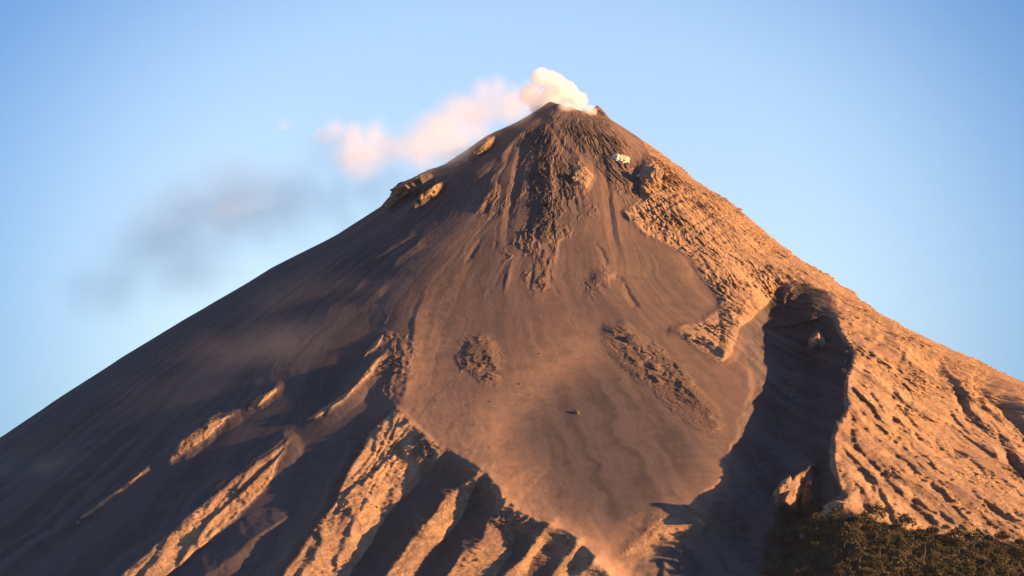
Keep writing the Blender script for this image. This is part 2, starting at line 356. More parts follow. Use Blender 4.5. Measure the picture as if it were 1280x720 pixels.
lit_l = np.zeros_like(gu)
for pg in LIT_RIBS:
    add(lit_l, poly(pg, 3))
fl_r = blur(poly([(1010, 350), (1030, 392), (1060, 430), (1074, 460), (1062, 500), (1050, 560), (1050, 640), (1190, 668), (1460, 690), (1460, 430), (1100, 384)], 3), 4)
fl_u = blur(poly([(800, 190), (838, 214), (935, 285), (1000, 340), (960, 372), (925, 405), (905, 440), (880, 420), (900, 385), (880, 340), (815, 290), (795, 262)], 3), 3)
D += lit_l * (saw(.78, .62, 27, 7.0, 901, .2, 2.2) + saw(.84, .54, 11, 3.2, 931, .22, 2.0) + saw(.2, .98, 13, 1.6, 935, .3, 2.0))
wlk = 1 + .6 * fbm(gu / 60, gv / 60, None, 2, 945)
D += fl_r * (saw(.66, -.75, 41, 9.0, 941, .18, 2.6) * wlk + saw(.60, -.80, 15, 4.5, 951, .2, 2.4) + saw(.74, -.67, 8, 1.8, 955, .25, 2.0))
D += fl_u * (saw(.66, -.75, 22, 4.0, 961, .2) + saw(.5, .86, 17, 3.0, 971, .25))
gully_shade_soft = blur(gully_shade, 4)
D += gully_shade_soft * (8 * fbm(wu / 30, wv / 46, None, 5, 981, .6, True) - 2 + saw(.9, .43, 19, 3.0, 991))


def sample(A, u, v):
    x = np.clip(u - U0, 0, W - 1.001); y = np.clip(v - V0, 0, H - 1.001)
    i = y.astype(int); j = x.astype(int); fy = y - i; fx = x - j
    return A[i, j] * (1 - fy) * (1 - fx) + A[i, j + 1] * (1 - fy) * fx + A[i + 1, j] * fy * (1 - fx) + A[i + 1, j + 1] * fy * fx


# ------------------------------------------------------------------ the volcano
SL = np.array([(128, 684), (133, 676), (137, 671), (157, 640), (172, 608), (190, 583), (208, 556), (222, 529), (235, 503), (251, 486), (261, 478), (300, 419), (342, 339), (360, 310),
               (412, 224), (457, 153), (505, 83), (552, 16), (620, -84), (720, -244), (820, -434), (930, -690), (960, -770)], float)
SR = np.array([(128, 744), (136, 753), (149, 763), (164, 784), (182, 809), (207, 838), (230, 868), (253, 901), (280, 934), (307, 968), (335, 1001), (353, 1031), (372, 1055), (382, 1064),
               (399, 1088), (419, 1121), (435, 1158), (459, 1208), (479, 1252), (540, 1385), (620, 1560), (720, 1800), (820, 2060), (930, 2370), (960, 2470)], float)
NF, NB = 1900, 150
th = np.concatenate([np.linspace(R(-104), R(104), NF), np.linspace(R(104), R(256), NB + 2)[1:-1]])
vr = np.concatenate([np.arange(131, 800, .74), np.linspace(803, 925, 40)])
xl = np.interp(vr, SL[:, 0], SL[:, 1]); xr = np.interp(vr, SR[:, 0], SR[:, 1])
k5 = np.hanning(9); k5 /= k5.sum()
sm = lambda a: np.convolve(np.pad(a, 4, mode='edge'), k5, 'valid')
xc = sm(sm(sm((xl + xr) / 2))); ra = (xl + xr) * 0 + (xr - xl) / 2 / .987
rb = .92 * sm(sm(sm(ra)))
zz = zaxis(vr)
T, Zr = np.meshgrid(th, np.arange(len(vr)))
st, ct = np.sin(T), np.cos(T)
A_ = ra[:, None]; B_ = rb[:, None]
cx = ((xl + xr) / 2)[:, None]
bx = (cx + A_ * st - 640) * M
by = -B_ * ct * M
bz = np.repeat(zz[:, None], len(th), 1)
# the crater rim dips towards the viewer between two summit teeth
top = np.clip(1 - (vr - 131) / 26, 0, 1)[:, None]
gs = lambda a, w_: np.exp(-((T - R(a)) / R(w_)) ** 2)
bz = bz - top * M * (3.0 + 13.0 * gs(38, 30) + 4.0 * gs(-5, 20) - 2.0 * gs(-45, 22) - 4 * gs(88, 9) + 3.0 * fbm(np.cos(T) * 3, np.sin(T) * 3, None, 4, 131))
P = np.stack([bx, by, bz], -1)
pu, pv = project(P)
front = smooth(-.22, .05, ct)
d = sample(D, pu, pv) * front * (1 - .85 * smooth(.72, .97, st))
mr = sample(rough, pu, pv) * front + (1 - front) * .5
mc = sample(cragm, pu, pv) * front
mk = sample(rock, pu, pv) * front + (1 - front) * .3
mp = sample(pale, pu, pv) * front
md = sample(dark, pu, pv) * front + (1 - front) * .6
mg = sample(green, pu, pv) * front
X3, Y3, Z3 = bx / M, by / M, bz / M
lr = np.log(np.maximum(ra, 20))[:, None] + 0 * T
# broad irregularity, downslope rills, crags
bro = fbm(X3 / 90, Y3 / 90, Z3 / 90, 3, 41)
wob = .05 * fbm(X3 / 60, Y3 / 60, Z3 / 60, 3, 47)
r1 = fbm((T + wob) * 16, lr * 2.2, None, 3, 51, .55, True)
r2 = fbm((T + wob * .6) * 46, lr * 4.5, None, 3, 61, .55, True)
cr = fbm(X3 / 15, Y3 / 15, Z3 / 15, 5, 71, .58, True)
cr2 = fbm(X3 / 5, Y3 / 5, Z3 / 5, 3, 81, .6)
patch = smooth(-.25, .35, fbm(X3 / 45, Y3 / 45, Z3 / 45, 3, 91))
fade = np.clip((vr - 131) / 60, .15, 1)[:, None]


def worley(x, y, z, s):
    sh = x.shape; x = x.ravel().astype(np.float32); y = y.ravel().astype(np.float32); z = z.ravel().astype(np.float32)
    xi, yi, zi = [np.floor(a).astype(np.int64) for a in (x, y, z)]
    f1 = np.full(x.shape, 9, np.float32); f2 = f1.copy()
    for a in (-1, 0, 1):
        for b in (-1, 0, 1):
            for c_ in (-1, 0, 1):
                X, Y, Z = xi + a, yi + b, zi + c_
                d_ = (X + .5 + .45 * _hash(X, Y, Z, s) - x) ** 2 + (Y + .5 + .45 * _hash(X, Y, Z, s + 1) - y) ** 2 + (Z + .5 + .45 * _hash(X, Y, Z, s + 2) - z) ** 2
                f2 = np.where(d_ < f1, f1, np.minimum(f2, d_)); f1 = np.minimum(f1, d_)
    return np.sqrt(f1).reshape(sh), np.sqrt(f2).reshape(sh)


ew = fbm(X3 / 25, Y3 / 25, Z3 / 25, 3, 195)
mc = mc * smooth(-.12, .3, fbm((T + .04 * ew) * 24, lr * 5 + ew * .5, None, 4, 191, .6) + .35 * (mc - .5)) * smooth(.05, .5, mc)
mr = np.maximum(mr, mc * .95)
msk = (mr > .06) & (front > .02)
wl1 = np.zeros_like(T); wl2 = np.zeros_like(T)
xx, yy, zzz = X3[msk] + wob[msk] * 60, Y3[msk], Z3[msk]
tt = T[msk] + wob[msk] * .5 + .015 * cr[msk]; ll = lr[msk]
a1, a2 = worley(tt * 46, ll * 15 + cr[msk] * .5, zzz * 0, 400); wl1[msk] = np.clip((a2 - a1) * 2.2, 0, 1) - .5 + (.55 - a1) * .8
a1, a2 = worley(xx / 6.5 + 9, yy / 6.5 + cr2[msk] * .6, zzz / 4.5 + cr[msk], 410); wl2[msk] = np.clip((a2 - a1) * 2.0, 0, 1) - .5 + (.55 - a1) * .9
n = fade * (bro * (2.0 + 2.0 * mr) + r1 * (.5 + 1.5 * mr) + r2 * (.16 + .5 * mr * (0.4 + patch)))
wx = 3 * fbm(X3 / 9, Y3 / 9, Z3 / 9, 2, 101); wz = 3 * fbm(X3 / 9, Y3 / 9, Z3 / 9, 2, 111)
cr3 = 1 - np.abs(fbm((X3 + wx) / 7, Y3 / 7, (Z3 + wz) / 7, 4, 121, .62)) * 2.4       # sharp little crests
KM = (1 + 1.0 * smooth(.1, .65, st) * mk + .45 * (1 - smooth(.1, .65, st))) * np.where(mr > .02, 1, 1)
r3 = fbm((T + wob) * 34 + .6 * fbm(X3 / 20, Y3 / 20, Z3 / 20, 2, 141), lr * 9, None, 5, 151, .62, True)
pt2 = patch * (.35 + .65 * smooth(-.1, .3, fbm(X3 / 22, Y3 / 22, Z3 / 22, 2, 161)))
cr4 = fbm(X3 / 2.9, Y3 / 2.9, Z3 / 2.6, 2, 181, .6)
n += mr * (cr * (.6 + 1.2 * pt2) + r3 * (.6 + .9 * patch) + cr3 * (.5 + .8 * pt2) + cr2 * (.6 + .7 * pt2) + cr4 * (.45 + .6 * pt2) + wl1 * (.5 + 1.6 * pt2) + wl2 * (.25 + 1.2 * pt2 ** 2)) * (.7 + .3 * fade) * KM
n += (1 - mr) * (cr2 * .2 + (.03 + .1 * smooth(.2, .7, ct)) * fbm((T + wob * .3) * 90, lr * 6, None, 3, 171))
d = d + n
sx = smooth(.55, 1.0, np.abs(st)) * st
dl = np.sqrt(sx ** 2 + ct ** 2) + 1e-6
P[..., 0] += M * d * sx / dl
P[..., 1] -= M * d * ct / dl
P[..., 1] -= M * sample(DV, pu, pv) * front

nr, nc = P.shape[:2]
verts = P.reshape(-1, 3)
# crater bowl closing the top
rim = P[0]
cen = rim.mean(0)
bowl = []
for k, (s, dz) in enumerate(((.8, -8), (.55, -30), (.3, -45))):
    q = cen + (rim - cen) * s; q[:, 2] = rim[:, 2] * s + (1 - s) * cen[2] + dz
    bowl.append(q)
verts = np.concatenate([verts] + bowl + [(cen + [0, 0, -50])[None]])
idx = np.arange(nr * nc).reshape(nr, nc)
quads = np.stack([idx[:-1], idx[1:], np.roll(idx[1:], -1, 1), np.roll(idx[:-1], -1, 1)], -1).reshape(-1, 4)
rings = [idx[0]] + [nr * nc + k * nc + np.arange(nc) for k in range(3)]
for a, b in zip(rings[1:], rings[:-1]):
    quads = np.concatenate([quads, np.stack([a, b, np.roll(b, -1), np.roll(a, -1)], -1)])
last = len(verts) - 1
tris = np.stack([np.full(nc, last), rings[-1], np.roll(rings[-1], -1)], -1)


def mesh_np(name, verts, quads, tris=None):
    me = bpy.data.meshes.new(name)
    me.vertices.add(len(verts))
    me.vertices.foreach_set('co', np.ascontiguousarray(verts, np.float32).ravel())
    nq = len(quads); nt = 0 if tris is None else len(tris)
    li = quads.ravel() if not nt else np.concatenate([quads.ravel(), tris.ravel()])
    me.loops.add(len(li))
    me.loops.foreach_set('vertex_index', li.astype(np.int32))
    tot = np.concatenate([np.full(nq, 4), np.full(nt, 3)]).astype(np.int32)
    me.polygons.add(nq + nt)
    me.polygons.foreach_set('loop_start', (np.cumsum(tot) - tot).astype(np.int32))
    me.update(calc_edges=True)
    me.validate()
    return me


me = mesh_np('mountain', verts, quads, tris)
me.polygons.foreach_set('use_smooth', np.ones(len(me.polygons), bool))
extra = len(verts) - nr * nc


def attr(name, a):
    at = me.attributes.new(name, 'FLOAT', 'POINT')
    at.data.foreach_set('value', np.concatenate([a.ravel(), np.zeros(extra)]).astype(np.float32))


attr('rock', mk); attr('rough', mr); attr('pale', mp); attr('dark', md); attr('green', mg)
attr('rill', fbm((T + wob * .4) * 55, lr * 2.5, None, 4, 501, .6) * (.25 + .75 * smooth(.15, .7, ct)))
mountain = bpy.data.objects.new('mountain', me)
col.objects.link(mountain)
mountain['kind'] = 'structure'
mountain['label'] = 'steep ash and lava cone of a volcano filling the view'


# ------------------------------------------------------------------ materials
class NT:
    def __init__(s, name):
        s.m = bpy.data.materials.new(name); s.m.use_nodes = True
        s.t = s.m.node_tree; s.t.nodes.clear()
        s.out = s.t.nodes.new('ShaderNodeOutputMaterial')

    def n(s, typ, **kw):
        nd = s.t.nodes.new('ShaderNode' + typ)
        for k, v in kw.items():
            if k in nd.bl_rna.properties:
                setattr(nd, k, v)
        return nd

    def link(s, a, b):
        s.t.links.new(a, b)

    def val(s, sock, v):
        if hasattr(v, 'links'):
            s.link(v, sock)
        else:
            sock.default_value = v

    def math(s, op, a, b=0.0, clamp=False):
        nd = s.n('Math', operation=op); nd.use_clamp = clamp
        s.val(nd.inputs[0], a); s.val(nd.inputs[1], b)
        return nd.outputs[0]

    def mix(s, f, a, b):
        nd = s.n('Mix', data_type='RGBA')
        s.val(nd.inputs[0], f); s.val(nd.inputs[6], a); s.val(nd.inputs[7], b)
        return nd.outputs[2]

    def noise(s, vec, scale, detail=4, rough=.55, dist=0):
        nd = s.n('TexNoise')
        s.link(vec, nd.inputs['Vector'])
        nd.inputs['Scale'].default_value = scale; nd.inputs['Detail'].default_value = detail
        nd.inputs['Roughness'].default_value = rough; nd.inputs['Distortion'].default_value = dist
        return nd.outputs['Fac']

    def ramp(s, f, lo, hi):
        nd = s.n('MapRange'); nd.interpolation_type = 'SMOOTHSTEP'
        s.val(nd.inputs['Value'], f)
        nd.inputs['From Min'].default_value = lo; nd.inputs['From Max'].default_value = hi
        return nd.outputs[0]

    def attr(s, name):
        nd = s.n('Attribute'); nd.attribute_name = name
        return nd.outputs['Fac']


def c(r, g, b):
    return (r, g, b, 1)


def mountain_material():
    m = NT('volcano_ground')
    pos = m.n('NewGeometry').outputs['Position']
    big = m.noise(pos, .006, 5, .6); mid = m.noise(pos, .03, 6, .65); fine = m.noise(pos, .16, 6, .7); grit = m.noise(pos, .5, 4, .7)
    rk, rg, pl, dk, gr, rl = (m.attr(k) for k in ('rock', 'rough', 'pale', 'dark', 'green', 'rill'))
    ash = m.mix(m.ramp(mid, .3, .7), c(.092, .066, .054), c(.132, .093, .074))
    ash = m.mix(m.ramp(big, .35, .65), ash, c(.110, .078, .063))
    ash = m.mix(m.math('MULTIPLY', m.ramp(fine, .45, .7), .35), ash, c(.085, .07, .066))
    ash = m.mix(m.math('MULTIPLY', m.ramp(rl, .0, .6), .32), ash, c(.19, .138, .113))
    ash = m.mix(m.math('MULTIPLY', m.ramp(rl, .0, -.6), .32), ash, c(.08, .066, .064))
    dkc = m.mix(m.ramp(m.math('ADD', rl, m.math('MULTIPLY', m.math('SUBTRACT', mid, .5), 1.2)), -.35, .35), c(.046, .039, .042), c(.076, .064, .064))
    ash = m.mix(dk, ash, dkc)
    ash = m.mix(m.math('MULTIPLY', pl, m.ramp(mid, .1, .6), True), ash, c(.34, .225, .14))
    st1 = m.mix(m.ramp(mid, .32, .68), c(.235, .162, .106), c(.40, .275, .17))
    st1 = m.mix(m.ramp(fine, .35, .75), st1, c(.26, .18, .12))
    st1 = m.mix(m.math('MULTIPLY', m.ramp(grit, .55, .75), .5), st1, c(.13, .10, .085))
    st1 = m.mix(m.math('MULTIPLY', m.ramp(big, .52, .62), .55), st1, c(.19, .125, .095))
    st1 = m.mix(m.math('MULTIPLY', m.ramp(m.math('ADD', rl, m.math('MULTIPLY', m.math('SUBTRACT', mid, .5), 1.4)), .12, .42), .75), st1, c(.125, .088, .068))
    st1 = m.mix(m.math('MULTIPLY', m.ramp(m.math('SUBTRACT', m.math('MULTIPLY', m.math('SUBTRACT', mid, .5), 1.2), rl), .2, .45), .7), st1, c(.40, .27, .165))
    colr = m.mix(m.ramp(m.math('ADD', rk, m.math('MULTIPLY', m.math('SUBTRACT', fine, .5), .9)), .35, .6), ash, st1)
    soil = m.mix(m.ramp(fine, .3, .7), c(.028, .026, .015), (.06, .048, .028, 1))
    colr = m.mix(m.ramp(m.math('ADD', gr, m.math('MULTIPLY', m.math('SUBTRACT', fine, .5), .6)), .35, .65), colr, soil)
    b = m.n('Bump'); b.inputs['Strength'].default_value = .9; b.inputs['Distance'].default_value = 1.0
    amp = m.math('ADD', .45, m.math('MULTIPLY', rg, 4.2))
    hgt = m.math('MULTIPLY', m.math('ADD', m.math('MULTIPLY', fine, 2.2), m.math('MULTIPLY', grit, .8)), amp)
    m.link(hgt, b.inputs['Height'])
    p = m.n('BsdfPrincipled')
    m.link(colr, p.inputs['Base Color']); p.inputs['Roughness'].default_value = .95
    p.inputs['Specular IOR Level'].default_value = .15
    m.link(b.outputs[0], p.inputs['Normal'])
    m.link(p.outputs[0], m.out.inputs[0])
    return m.m


me.materials.append(mountain_material())

# ------------------------------------------------------------------ plain around the volcano
gm = NT('plain_ground')
gp = gm.n('BsdfPrincipled'); gp.inputs['Roughness'].default_value = .95
pos = gm.n('NewGeometry').outputs['Position']
gm.link(gm.mix(gm.noise(pos, .004, 6), c(.05, .05, .025), c(.10, .085, .05)), gp.inputs['Base Color'])
gm.link(gp.outputs[0], gm.out.inputs[0])
bm = bmesh.new()
bmesh.ops.create_grid(bm, x_segments=40, y_segments=40, size=45000)
gme = bpy.data.meshes.new('ground'); bm.to_mesh(gme); bm.free()
gme.materials.append(gm.m)
ground = bpy.data.objects.new('ground', gme); col.objects.link(ground)
ground['kind'] = 'structure'


# ------------------------------------------------------------------ finding the ground under a point of the view
VP = verts[:nr * nc].reshape(nr, nc, 3)
qu, qv = project(VP)
dep = (VP - CAM) @ FW
NRM = np.cross(np.roll(VP, -1, 1) - np.roll(VP, 1, 1), np.gradient(VP, axis=0))
NRM /= np.linalg.norm(NRM, axis=-1, keepdims=True) + 1e-9
NRM *= np.sign((NRM * (CAM - VP)).sum(-1, keepdims=True))
sel = np.where(((np.abs(T) < R(100)) & (qu > -60) & (qu < 1340) & (qv < 800)).ravel())[0]
sel = sel[np.argsort(-dep.ravel()[sel])]
IDX = np.full((820, 1420), -1, np.int64)
IDX[np.clip(np.rint(qv.ravel()[sel]).astype(int), 0, 819), np.clip(np.rint(qu.ravel()[sel]).astype(int) + 70, 0, 1419)] = sel


def ground_at(u, v):
    u = int(round(u)) + 70; v = int(round(v))
    for r in range(0, 9):
        blk = IDX[max(0, v - r):v + r + 1, max(0, u - r):u + r + 1]
        k = blk[blk >= 0]
        if len(k):
            k = k[np.argmin(dep.ravel()[k])]
            return Vector(VP.reshape(-1, 3)[k]), Vector(NRM.reshape(-1, 3)[k])
    return None, None


# ------------------------------------------------------------------ rocks
def rock_material(name, a, b, d):
    m = NT(name)
    pos = m.n('NewGeometry').outputs['Position']
    f1 = m.noise(pos, .12, 6, .65); f2 = m.noise(pos, .5, 5, .7)
    cl = m.mix(m.ramp(f1, .35, .65), c(*a), c(*b))
    cl = m.mix(m.math('MULTIPLY', m.ramp(f2, .5, .75), .6), cl, c(*d))
    bp = m.n('Bump'); bp.inputs['Strength'].default_value = .9; bp.inputs['Distance'].default_value = 1
    m.link(m.math('MULTIPLY', m.math('ADD', f1, f2), 4.0), bp.inputs['Height'])
    p = m.n('BsdfPrincipled'); p.inputs['Roughness'].default_value = .95; p.inputs['Specular IOR Level'].default_value = .15
    m.link(cl, p.inputs['Base Color']); m.link(bp.outputs[0], p.inputs['Normal']); m.link(p.outputs[0], m.out.inputs[0])
    return m.m


TAN = rock_material('tan_lava', (.24, .17, .115), (.36, .26, .175), (.14, .105, .085))
DARK = rock_material('dark_lava', (.085, .07, .065), (.14, .11, .095), (.05, .045, .045))
WHITE = rock_material('white_crust', (.55, .49, .43), (.74, .68, .6), (.30, .24, .2))


def rock_mesh(name, mat, seed, sub=3, sc=(1, 1, 1), amp=.35, cuts=7):
    r = random.Random(seed)
    bm = bmesh.new()
    bmesh.ops.create_icosphere(bm, subdivisions=sub, radius=1)
    co = np.array([v.co[:] for v in bm.verts])
    for _ in range(cuts):                                   # broken faces
        nn = np.array([r.gauss(0, 1) for _ in range(3)]); nn /= np.linalg.norm(nn)
        k = r.uniform(.55, .85)
        over = np.maximum(co @ nn - k, 0)
        co -= over[:, None] * nn * .92
    n_ = fbm(co[:, 0] * 1.7 + seed, co[:, 1] * 1.7, co[:, 2] * 1.7, 4, seed, .6)
    n2 = fbm(co[:, 0] * 5 + seed, co[:, 1] * 5, co[:, 2] * 5, 3, seed + 5, .6)
    co *= (1 + amp * n_ + amp * .45 * n2)[:, None]
    co *= np.array(sc)
    for v, p in zip(bm.verts, co):
        v.co = p
    mm = bpy.data.meshes.new(name); bm.to_mesh(mm); bm.free()
    mm.materials.append(mat)
    return mm


def place_rock(name, mesh, u, v, size, label, category='rock', group=None, rot=None, tilt=0, sink=.25, roll=0):
    p, nn = ground_at(u, v)
    if p is None:
        return None
    o = bpy.data.objects.new(name, mesh); col.objects.link(o)
    o.scale = (size * M,) * 3
    o.location = p - nn * size * M * sink
    o.rotation_euler = (tilt, roll, random.uniform(0, 6.28) if rot is None else rot)
    o['label'] = label; o['category'] = category
    if group:
        o['group'] = group
    return o


OUT = [  # name, u, v, size px, stretch (x, depth, z), roll, material, label
    ('boulder', 721, 516, 4.5, (1, 1, 1), 0, DARK, 'lone dark boulder standing on the smooth central ash slope'),
    ('rock_block', 776, 199, 11.5, (1.05, .6, 1.0), .5, WHITE, 'white crusted rock block just below the summit on the right'),
    ('boulder', 798, 219, 3.2, (1.1, 1, 1), 0, WHITE, 'small pale boulder in the dark hollow below the white block'),
    ('rock_outcrop', 727, 222, 12, (1.0, .7, .95), .3, TAN, 'sunlit tan rock knob among dark lava below the steaming crater'),
    ('rock_outcrop', 792, 271, 6.5, (1.5, .8, .6), .1, TAN, 'low orange rock ledge at the upper edge of the smooth ash'),
    ('rock_outcrop', 598, 444, 6.5, (1.3, .35, .7), .3, DARK, 'dark broken crag alone on the left half of the ash fan'),
    ('rock_outcrop', 989, 612, 13, (.75, .7, 1.35), .6, TAN, 'tall sunlit crag at the foot of the shaded gully'),
    ('rock_outcrop', 1006, 622, 9, (.7, .7, 1.5), .1, TAN, 'narrow sunlit pinnacle beside the taller crag at the gully foot'),
    ('rock_outcrop', 1040, 635, 11, (1.5, .8, .7), -.45, TAN, 'rounded pale rock hump above the top edge of the trees'),
    ('rock_outcrop', 1018, 427, 9, (1, .7, .9), .2, TAN, 'sunlit rock knob rising out of the upper gully shadow'),
    ('rock_outcrop', 506, 242, 6, (1.9, .8, .45), -.6, TAN, 'long sunlit ledge on the left skyline below the smoke'),
    ('rock_outcrop', 535, 242, 5, (1.9, .7, .4), -.6, TAN, 'short sunlit ledge just inside the long skyline ledge'),
    ('rock_outcrop', 604, 182, 6, (1.7, .7, .5), -.65, TAN, 'small sunlit ledge on the left skyline nearest the crater'),
    ('rock_outcrop', 868, 424, 9, (1.5, .8, .7), .25, TAN, 'pale crag at the lower left tip of the bright rock spur'),
    ('rock_outcrop', 812, 226, 13, (1.0, .7, 1.2), .2, TAN, 'large sunlit bluff right of the dark hollow below the summit'),
    ('rock_outcrop', 752, 142, 7, (1.0, .9, .9), .5, DARK, 'dark rock tooth on the right rim of the steaming crater'),
    ('rock_outcrop', 790, 424, 9, (1.0, .6, .9), .5, DARK, 'dark crag on the ash slope left of the bright rock spur'),
]
for k, (nm, u, v, sz, sc_, roll, mat, lab) in enumerate(OUT):
    big = sz > 6
    mm = rock_mesh(nm, mat, 20 + k, 5 if big else 3, sc_, (.34 if mat is WHITE else .45) if big else .3, 5 if big else 7)
    place_rock(nm, mm, u, v, sz, lab, 'rock' if 'outcrop' in nm else 'boulder', rot=0, sink=.35 if big else .15, roll=roll)

BT = [rock_mesh('boulder', TAN, 200 + k, 2, (1, random.uniform(.7, 1.1), random.uniform(.6, .9)), .3, 8) for k in range(5)]
BD = [rock_mesh('boulder', DARK, 220 + k, 2, (1, random.uniform(.7, 1.1), random.uniform(.6, .9)), .3, 8) for k in range(4)]
ZONES = [  # outline, how many, meshes, label, group
    ([(1075, 420), (1130, 430), (1280, 520), (1280, 660), (1150, 640), (1060, 560), (1060, 480)], 60, BT, 'small tan boulder scattered on the broad sunny right flank', 'boulders on the right flank'),
    ([(830, 262), (900, 270), (960, 340), (925, 400), (900, 440), (880, 400), (905, 380), (880, 330), (820, 290)], 34, BT, 'small tan boulder lying on the bright rock spur', 'boulders on the rock spur'),
    ([(450, 560), (540, 560), (500, 620), (440, 700), (380, 720), (420, 640)], 26, BT, 'tan boulder on the widest sunlit rib below the fan lip', 'boulders on the widest lower rib'),
    ([(330, 580), (350, 575), (330, 610), (250, 670), (200, 710), (180, 710), (250, 640)], 16, BT, 'tan boulder on the long lit rib of the shaded left flank', 'boulders on the lit left rib'),
    ([(650, 170), (700, 170), (735, 250), (690, 300), (650, 290)], 24, BD, 'dark boulder on the lava streak below the crater', 'boulders on the summit lava streak'),
    ([(540, 420), (740, 380), (840, 500), (880, 600), (760, 640), (620, 560)], 14, BD, 'small dark stone lying loose on the smooth central ash fan', 'loose stones on the ash fan'),
    ([(760, 420), (830, 445), (885, 505), (850, 510), (800, 470)], 14, BD, 'dark boulder on the rubble right of the ash centre', 'boulders on the ash rubble'),
]


def inside(pts, x, y):
    r = False
    for (x1, y1), (x2, y2) in zip(pts, pts[1:] + pts[:1]):
        if (y1 > y) != (y2 > y) and x < (x2 - x1) * (y - y1) / (y2 - y1) + x1:
            r = not r
    return r


def scatter(pts, n, gap, gy=None):
    xs = [p[0] for p in pts]; ys = [p[1] for p in pts]
    res = []
    for _ in range(n * 60):
        x, y = random.uniform(min(xs), max(xs)), random.uniform(min(ys), max(ys))
        if inside(pts, x, y) and all(((x - a) / gap) ** 2 + ((y - b) / (gy or gap)) ** 2 > 1 for a, b in res):
            res.append((x, y))
            if len(res) == n:
                break
    return res


for pts, n_, ms, lab, grp in ZONES:
    for u, v in scatter(pts, n_, 5):
        place_rock('boulder', random.choice(ms), u, v, random.choice((1.3, 1.5, 1.8, 2.2, 3.0)) * (.7 if 'stone' in lab else 1), lab, 'boulder', grp, sink=.2)


# ------------------------------------------------------------------ trees at the foot of the right-hand rib
def leaf_material(name, a, b):
    m = NT(name)
    oi = m.n('ObjectInfo').outputs['Random']
    pos = m.n('NewGeometry').outputs['Position']
    cl = m.mix(m.ramp(m.noise(pos, .25, 3), .3, .7), c(*a), c(*b))
    h = m.n('HueSaturation'); m.link(cl, h.inputs['Color'])
    m.link(m.math('ADD', .7, m.math('MULTIPLY', oi, .6)), h.inputs['Value'])
    m.link(m.math('ADD', .475, m.math('MULTIPLY', oi, .04)), h.inputs['Hue'])
    p = m.n('BsdfPrincipled'); p.inputs['Roughness'].default_value = .7; p.inputs['Specular IOR Level'].default_value = .2
    m.link(h.outputs[0], p.inputs['Base Color']); m.link(p.outputs[0], m.out.inputs[0])
    return m.m


LEAF = leaf_material('tree_leaves', (.018, .021, .009), (.052, .043, .018))
BARK = leaf_material('tree_bark', (.06, .045, .03), (.09, .07, .05))
SCRUB = leaf_material('scrub_leaves', (.025, .025, .012), (.05, .042, .02))


def leaf(bm, p, s, r):
    n_ = Vector((r.gauss(0, 1), r.gauss(0, 1), abs(r.gauss(.4, .8)))).normalized()
    a = n_.orthogonal().normalized(); a.rotate(Matrix.Rotation(r.uniform(0, 6.28), 3, n_)); b = n_.cross(a)
    vs_ = [bm.verts.new(p + a * s * x + b * s * y * r.uniform(.5, .9) + n_ * s * z) for x, y, z in
           ((-1, -.3, 0), (-.1, -1, .15), (1, -.1, 0), (.2, .9, .2))]
    bm.faces.new(vs_)


def tree_meshes(seed, hgt, rad):
    r = random.Random(seed)
    bm = bmesh.new()
    tips = []

    def limb(a, b, r0, r1, n_=6):
        ax = (b - a).normalized(); o1 = ax.orthogonal().normalized(); o2 = ax.cross(o1)
        rings_ = []
        for p, q in ((a, r0), ((a + b) / 2 + Vector((r.uniform(-.2, .2), r.uniform(-.2, .2), 0)) * r0 * 3, (r0 + r1) / 2), (b, r1)):
            rings_.append([bm.verts.new(p + (o1 * math.cos(t * 6.283 / n_) + o2 * math.sin(t * 6.283 / n_)) * q) for t in range(n_)])
        for A, B in zip(rings_[:-1], rings_[1:]):
            for t in range(n_):
                bm.faces.new((A[t], A[(t + 1) % n_], B[(t + 1) % n_], B[t]))

    fork = Vector((r.uniform(-.6, .6), r.uniform(-.6, .6), hgt * .45))
    limb(Vector((0, 0, -2)), fork, hgt * .035, hgt * .022)
    for k in range(6):
        an = k * 1.05 + r.uniform(-.3, .3); e = r.uniform(.35, 1.0)
        tip = Vector((math.cos(an) * rad * e * .8, math.sin(an) * rad * e * .8, hgt * r.uniform(.55, .9)))
        limb(fork * r.uniform(.8, 1), tip, hgt * .015, hgt * .005, 4)
        tips.append(tip)
    tips.append(Vector((0, 0, hgt * .92)))
    tm = bpy.data.meshes.new('trunk'); bm.to_mesh(tm); bm.free(); tm.materials.append(BARK)
    bm = bmesh.new()
    for tip in tips:
        cr_ = rad * r.uniform(.3, .55)
        for _ in range(85):
            q = Vector((r.gauss(0, 1), r.gauss(0, 1), r.gauss(0, .75))); q = q.normalized() * (r.random() ** .4) * cr_
            leaf(bm, tip + q, r.uniform(.5, 1.15), r)
    cm = bpy.data.meshes.new('crown'); bm.to_mesh(cm); bm.free(); cm.materials.append(LEAF)
    return tm, cm


